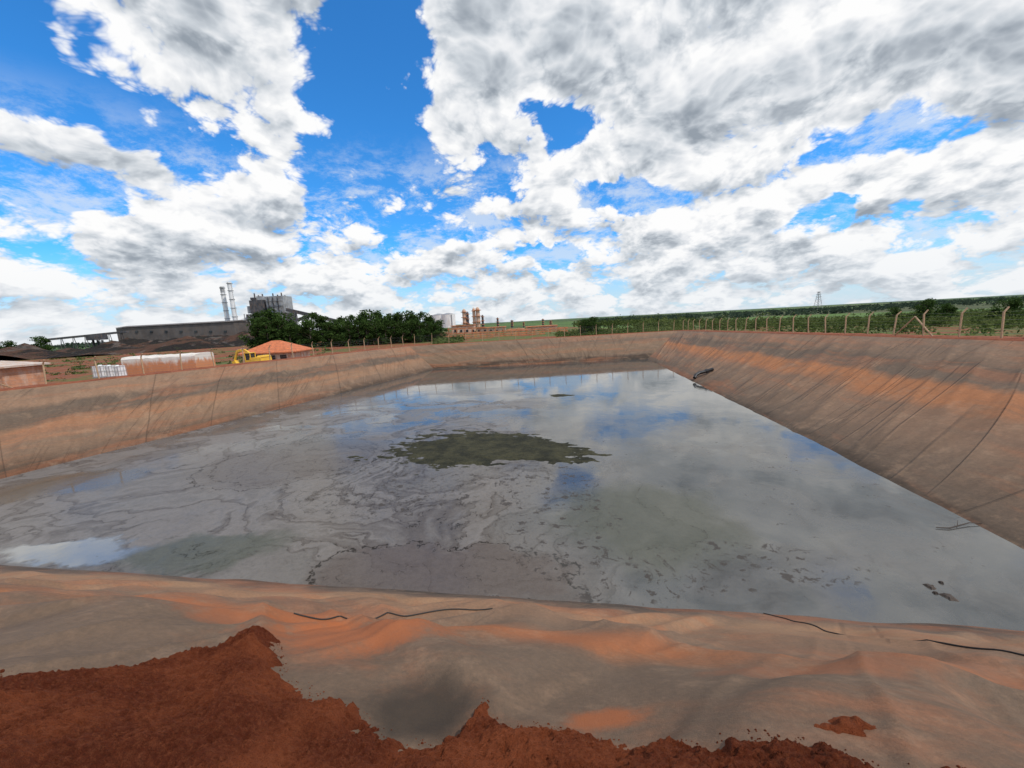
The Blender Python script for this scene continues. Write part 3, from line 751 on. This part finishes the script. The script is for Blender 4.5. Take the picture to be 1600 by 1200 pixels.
g=Geo(); pbox(g,408,430,470,490,Y,10,e); g.obj('upper_block',MDk,e)
g=Geo(); pbox(g,434,460,464,489.5,Y,10,e,-.5); g.obj('upper_block',MGy,e)
for i,(u0,u1,v0,v1) in enumerate(((402,407,479,490),(409,414,466,470),(418,426,464,470))):
    g=Geo(); pbox(g,u0,u1,v0,v1-.2,Y,6,e,-1); g.obj('roof_block',(MGy,MDk,MGy)[i],e)
for u in(438,445,452): 
    g=Geo(); pbox(g,u-.3,u+.3,466,487,Y,.6,e,-5.9); g.obj('steel_column',MDk,e)
for v in(472,480): 
    g=Geo(); pbox(g,434,460,v-.3,v+.3,Y,.5,e,-6.5); g.obj('walkway',MDk,e)
for v in(496,504,512):
    g=Geo(); pbox(g,402,462,v-.35,v+.35,Y,1.5,e,-7); g.obj('walkway',MGy,e)
for u in range(403,462,7):
    g=Geo(); pbox(g,u-.3,u+.3,491,523,Y,.5,e,-8.2); g.obj('steel_column',MGy,e)
for u,vt in((410,459),(416,462),(422,460),(429,464),(438,459),(445,461),(451,458),(456,462)):
    g=Geo(); x=bx(u,Y)-e.location.x; zt=bz(u,vt,Y)-5; zb=bz(u,468,Y)-5; g.cyl((x,0,zb),(x,0,zt),.45,.38,8); g.obj('vent_stack',MDk,e)
for i,u in enumerate(range(405,460,6)):
    g=Geo(); pbox(g,u,u+2.5,498,502,Y,.3,e,-6.2); g.obj('window',MGy,e)
g=Geo(); x0=bx(386,Y)-e.location.x; g.tube([(x0,-4,bz(386,520,Y)-5),(x0,-4,bz(386,504,Y)-5),(bx(402,Y)-e.location.x,-4,bz(402,496,Y)-5)],1.2,10); g.obj('flue_duct',MCh,e)
for u in(383,389,394):
    g=Geo(); x=bx(u,Y)-e.location.x; g.cyl((x,-10,bz(u,524,Y)-5),(x,-10,bz(u,505,Y)-5),1.1,1.1,10); g.cyl((x,-10,bz(u,505,Y)-5),(x,-10,bz(u,502,Y)-5),1.1,.3,10)
    g.obj('dust_silo',MCh,e)
Y=235; e=empty('warehouse',(bx(292,Y),Y,4),'long low brown warehouse with shallow gable roof','warehouse')
g=Geo(); pbox(g,208,384,507.5,531,Y,14,e); g.obj('wall',MBr2,e)
x0=bx(207,Y)-e.location.x;x1=bx(385,Y)-e.location.x;zb=bz(297,507,Y)-4
g=Geo(); zr=zb+1.0; g.add([(x0,-7.6,zb),(x1,-7.6,zb),(x1,0,zr),(x0,0,zr),(x0,7.6,zb),(x1,7.6,zb)],[(0,1,2,3),(3,2,5,4),(0,3,4),(1,5,2)]); g.obj('roof',MBr2,e)
for u in range(214,384,22):
    g=Geo(); pbox(g,u,u+4,516,519,Y,.3,e,-7.2); g.obj('window',MGl,e)
def conveyor(u0,v0,u1,v1,Y,lab,th_=1.8,legs=5):
    a_=V((bx(u0,Y),Y,bz(u0,v0,Y))); b_=V((bx(u1,Y),Y,bz(u1,v1,Y)))
    e=empty('conveyor',a_,lab,'conveyor','raised conveyors of the works')
    d=b_-a_; g=Geo(); L=d.length; ang=math.atan2(d.z,math.hypot(d.x,d.y))
    g.box(tuple(d/2),(L,2.4,th_),ry=-ang); g.obj('gallery',MDk,e)
    for i in range(legs):
        f=(i+.5)/legs; p=d*f
        g=Geo(); zb=-1.5-a_.z
        for q in(-1,1): g.cyl((p.x+q*1.6,0,zb),(p.x+q*.3,0,p.z-.5),.18,.16,5)
        g.box((p.x,0,(zb+p.z)/2),(1.8,.2,.25))
        g.obj('trestle_leg',MDk,e)
conveyor(75,531,206,518,215,'long dark raised conveyor on trestle legs',1.0,7)
conveyor(456,484,535,503,240,'sloping dark conveyor running from the boiler house',2.0,3)
conveyor(470,500,500,490,236,'short dark conveyor rising beside the boiler house',1.6,2)
Y=205; e=empty('transfer_tower',(bx(158,Y),Y,-1),'dark open steel transfer tower beside conveyor','industrial tower')
g=Geo(); pbox(g,150,166,523,531,Y,6,e); g.obj('cabin',MDk,e)
for u in(151,158,165):
    g=Geo(); pbox(g,u-.5,u+.5,531.2,545,Y,1,e); g.obj('leg',MDk,e)
def tank(u,v0,v1,Y,r,lab,mm):
    e=empty('storage_tank',(bx(u,Y),Y,bz(u,v1,Y)),lab,'tank','storage tanks of the works'); H=bz(u,v0,Y)-bz(u,v1,Y)
    g=Geo(); g.cyl((0,0,0),(0,0,H*.9),r,r,24); g.obj('shell',mm,e)
    g=Geo(); g.cyl((0,0,H*.9),(0,0,H),r*1.02,r*.15,24); g.obj('roof',MGy,e)
    g=Geo(); g.box((r*.6,-r*.86,H*.43),(.5,.3,H*.85)); g.obj('ladder',MGy,e)
tank(702,489,512,200,3.6,'white cylindrical storage tank with conical roof',MWh)
tank(688,490,512,206,4.0,'white cylindrical storage tank with conical roof',MWh)
Y=120
e=empty('pipe_rack',(bx(790,Y),Y,-1),'long orange steel pipe rack with stacked pipes','pipe rack')
for u in range(702,884,12): 
    g=Geo(); pbox(g,u-.5,u+.5,512,531,Y,.3,e,-1); g.obj('rack_post',MOr,e)
for v,u0,u1 in((513,700,760),(517,700,885),(521,700,885),(525,700,850)):
    g=Geo(); pbox(g,u0,u1,v-1,v+1,Y,.6,e,-1.7); g.obj('pipe_run',MOr,e)
e=empty('process_building',(bx(760,170),170,-1),'low tan and orange process building with flat roofs','industrial building')
for u0,u1,v0 in((708,742,508),(746,790,511),(793,818,514),(822,868,509)):
    g=Geo(); pbox(g,u0,u1,v0+1.2,526,170,8,e); g.obj('wall',MWl,e)
    g=Geo(); pbox(g,u0-1,u1+1,v0,v0+1.1,170,9,e); g.obj('roof',MOr,e)
for u in range(712,865,9):
    g=Geo(); pbox(g,u,u+3,515,519,170,.3,e,-4.2); g.obj('window',MGl,e)
for u,v0,r_ in((727,483,1.4),(732,487,.9),(742,481,1.1),(748,480,1.5),(755,492,.8),(778,496,.7),(800,500,.8),(818,503,.5),(848,498,.6),(860,501,.7)):
    Yt=260; e=empty('distillation_column',(bx(u,Yt),Yt,-1.5),'slim tan distillation column with platforms','industrial tower','columns of the distillery')
    H=bz(u,v0,Yt)+1.5
    g=Geo(); g.cyl((0,0,0),(0,0,H*.93),r_,r_*.9,12); g.cyl((0,0,H*.93),(0,0,H),r_*.9,r_*.3,12); g.obj('column_shell',MWl if r_>1.0 else MDk,e)
    for f in(.35,.6,.85):
        g=Geo(); g.cyl((0,0,H*f),(0,0,H*f+.35),r_*1.6,r_*1.6,12); g.obj('platform_ring',MOr,e)
Y=700;u=1275; base=-6; top=bz(u,456,Y)
e=empty('transmission_tower',(bx(u,Y),Y,base),'pale steel lattice transmission tower above distant fields','pylon'); H=top-base
g=Geo()
def wd(z): return 4.2*(1-z/H)**1.1+1.0
N_=8
for i in range(N_):
    z0=H*i/N_;z1=H*(i+1)/N_;w0=wd(z0);w1=wd(z1)
    for sx,sy in((-1,-1),(1,-1),(1,1),(-1,1)): g.cyl((sx*w0,sy*w0,z0),(sx*w1,sy*w1,z1),.28,.28,4)
    for sy in(-1,1):
        g.cyl((-w0,sy*w0,z0),(w1,sy*w1,z1),.18,.18,4); g.cyl((w0,sy*w0,z0),(-w1,sy*w1,z1),.18,.18,4)
g.obj('lattice_body',MGy,e)
for f in(.72,.85,.97):
    g=Geo(); g.box((0,0,H*f),(12*(1.3-f)+4,.5,.5)); g.obj('cross_arm',MGy,e)

# ---------------- small buildings near the bank ----------------
Y=47; x0=bx(206,Y);x1=bx(318,Y); zb=-1.45; zt=bz(265,554,Y)
e=empty('storage_shed',((x0+x1)/2,Y,zb),'long low white tarpaulin shed with rust-orange stains','shed')
L=x1-x0;H=zt-zb
m,k=newmat('stained_tarpaulin'); P=k.n('ShaderNodeTexCoord').outputs['Object']; sz=k.sep(P)
n1=k.noise(k.v('MULTIPLY',P,(1,1,.4)),1.6,7,.7); 
f=k.m('ADD',k.mr(sz[2],H*1.05,H*.45),k.m('MULTIPLY',k.m('SUBTRACT',n1,.5),2.0))
col=k.mix(k.mr(f,.25,.9),(.68,.63,.56,1),(.54,.22,.10,1))
finish(k,k.n('ShaderNodeBsdfPrincipled',{'Base Color':col,'Roughness':.8}).outputs[0]); MT=m
g=Geo()
ns=36; sec=[(-1.5,0),(-1.5,.5),(-1.48,.9),(-1.3,.97),(-.6,1.0),(.6,1.0),(1.3,.97),(1.48,.9),(1.5,.5),(1.5,0)]; nn=len(sec)-1; vs=[]
for i in range(ns+1):
    xx=-L/2+L*i/ns
    for j,(cy,cz) in enumerate(sec):
        vs.append((xx+.03*fbm(i*.9,j*.7,1,2),cy+.05*fbm(i*.5,j,3,2),H*(cz+(.035*fbm(i*.35,j*.5,2,3) if cz>0 else 0))))
fs=[(i*(nn+1)+j,(i+1)*(nn+1)+j,(i+1)*(nn+1)+j+1,i*(nn+1)+j+1) for i in range(ns) for j in range(nn)]+[tuple(range(nn+1)),tuple(range(ns*(nn+1),(ns+1)*(nn+1)))[::-1]]
g.add(vs,fs); g.obj('tarpaulin_cover',MT,e,smooth=False)
g=Geo(); g.box((-L*.5-.06,0,H*.35),(.08,1.6,H*.7)); g.obj('end_door',MGy,e)
def hip_house(name,u0,u1,vt,ve,vb,Y,dep,lab,cat,rm,wm):
    x0=bx(u0,Y);x1=bx(u1,Y);um=(u0+u1)/2;zt=bz(um,vt,Y);ze=bz(um,ve,Y);zb=min(bz(um,vb,Y),-1.4)
    e=empty(name,((x0+x1)/2,Y,zb),lab,cat); L=x1-x0
    g=Geo(); h=ze-zb; g.box((0,0,h/2),(L*.86,dep*.84,h)); g.obj('wall',wm,e)
    g=Geo(); a_=L/2;b_=dep/2;rd=max(.1,a_-b_)*.6
    g.add([(-a_,-b_,h),(a_,-b_,h),(a_,b_,h),(-a_,b_,h),(-rd,0,zt-zb),(rd,0,zt-zb),(-a_,-b_,h-.15),(a_,-b_,h-.15),(a_,b_,h-.15),(-a_,b_,h-.15)],
          [(0,1,5,4),(1,2,5),(2,3,4,5),(3,0,4),(0,6,7,1),(1,7,8,2),(2,8,9,3),(3,9,6,0),(9,8,7,6)]); g.obj('roof',rm,e)
    g=Geo(); g.box((-L*.18,-dep*.42-.03,h*.45),(1.0,.06,h*.85)); g.obj('door',MDk,e)
    for q in(.08,.28):
        g=Geo(); g.box((L*q,-dep*.42-.03,h*.55),(.9,.06,.8)); g.obj('window',MGl,e)
    return e
MWo=simple('orange_brown_wall',(.46,.22,.12),.9,.2,1.5,stain=(.55,.42,.33),stainamt=.6)
hip_house('tiled_house',390,474,532,549,562,58,6,'small house with orange hipped tile roof','house',MTl,MWl)
hip_house('low_shed',-70,40,564,573,606,38,4,'low orange-brown shed with pale dusty roof','shed',MPr,MWo)
for u,Y in((153,40),(166,40.4),(179,40.8)):
    x=bx(u,Y); e=empty('water_container',(x,Y,bz(u,589,Y)-.1),'white plastic water container in a cage frame','container','white containers beside the fence')
    g=Geo(); g.box((0,0,.66),(.86,.86,1.1),taper=.97); g.cyl((0,0,1.2),(0,0,1.3),.16,.16,10); g.obj('tank_body',MCh,e)
    g=Geo()
    for q in(-.46,-.16,.16,.46):
        for s1 in(-.47,.47): g.cyl((q,s1,.1),(q,s1,1.22),.015,.015,4); g.cyl((s1,q,.1),(s1,q,1.22),.015,.015,4)
    for z in(.12,.66,1.2):
        for s1 in(-.47,.47): g.cyl((-.47,s1,z),(.47,s1,z),.015,.015,4); g.cyl((s1,-.47,z),(s1,.47,z),.015,.015,4)
    g.box((0,0,.05),(1.0,1.0,.1)); g.obj('cage_frame',MGy,e)

# ---------------- excavator ----------------
MY=simple('yellow_machine_paint',(.80,.47,.03),.45,.10,1,stain=(.45,.22,.08),stainamt=.3)
Y=46; e=empty('excavator',(bx(398,Y),Y,-.95),'yellow excavator parked behind the fence','excavator')
e.rotation_euler=(0,0,R(168)); e.scale=(.92,.92,.92)
for sy in(-.85,.85):
    g=Geo()
    g.box((0,sy,.35),(2.3,.42,.66)); g.cyl((-1.15,sy-.21,.35),(-1.15,sy+.21,.35),.34,.34,14); g.cyl((1.15,sy-.21,.35),(1.15,sy+.21,.35),.34,.34,14)
    g.obj('track',MDk,e)
g=Geo(); g.box((-.6,0,1.15),(1.8,1.8,.7),taper=.94); g.box((-1.15,0,1.6),(.75,1.6,.22),taper=.8); g.cyl((0,0,.65),(0,0,.8),.6,.6,14); g.obj('body',MY,e)
g=Geo(); g.box((.45,.5,1.0),(.9,.8,.4)); g.box((.42,.5,2.1),(.95,.82,.08))
for cx_,cy_ in((.03,.12),(.85,.12),(.03,.88),(.85,.88)): g.box((cx_,cy_,1.62),(.08,.08,.92))
g.obj('cab',MY,e)
g=Geo(); g.box((.44,.5,1.62),(.76,.66,.88)); g.obj('cab_glass',MGl,e)
g=Geo()
bp_=[(.6,-.25,1.25),(1.2,-.25,1.95),(1.9,-.25,2.4),(2.6,-.25,2.45),(3.1,-.25,2.3)]
for a_,b_ in zip(bp_[:-1],bp_[1:]):
    a_=V(a_);b_=V(b_);d=b_-a_; g.box(tuple((a_+b_)/2),(d.length+.1,.22,.30),ry=-math.atan2(d.z,d.x))
g.obj('boom',MY,e)
g=Geo(); g.box((3.4,-.25,1.75),(1.35,.18,.22),ry=R(64)); g.obj('arm',MY,e)
g=Geo(); g.cyl((1.0,-.25,1.2),(1.75,-.25,2.1),.05,.05,8); g.cyl((2.0,-.25,2.65),(3.05,-.25,2.5),.05,.05,8); g.obj('hydraulic_ram',MGy,e)
g=Geo(); g.add([(3.45,-.55,1.15),(3.45,.05,1.15),(3.95,.05,1.0),(3.95,-.55,1.0),(3.2,-.55,.65),(3.2,.05,.65),(3.65,.05,.45),(3.65,-.55,.45)],[(0,1,2,3),(4,7,6,5),(0,4,5,1),(0,3,7,4),(1,5,6,2)]); g.obj('bucket',MY,e)
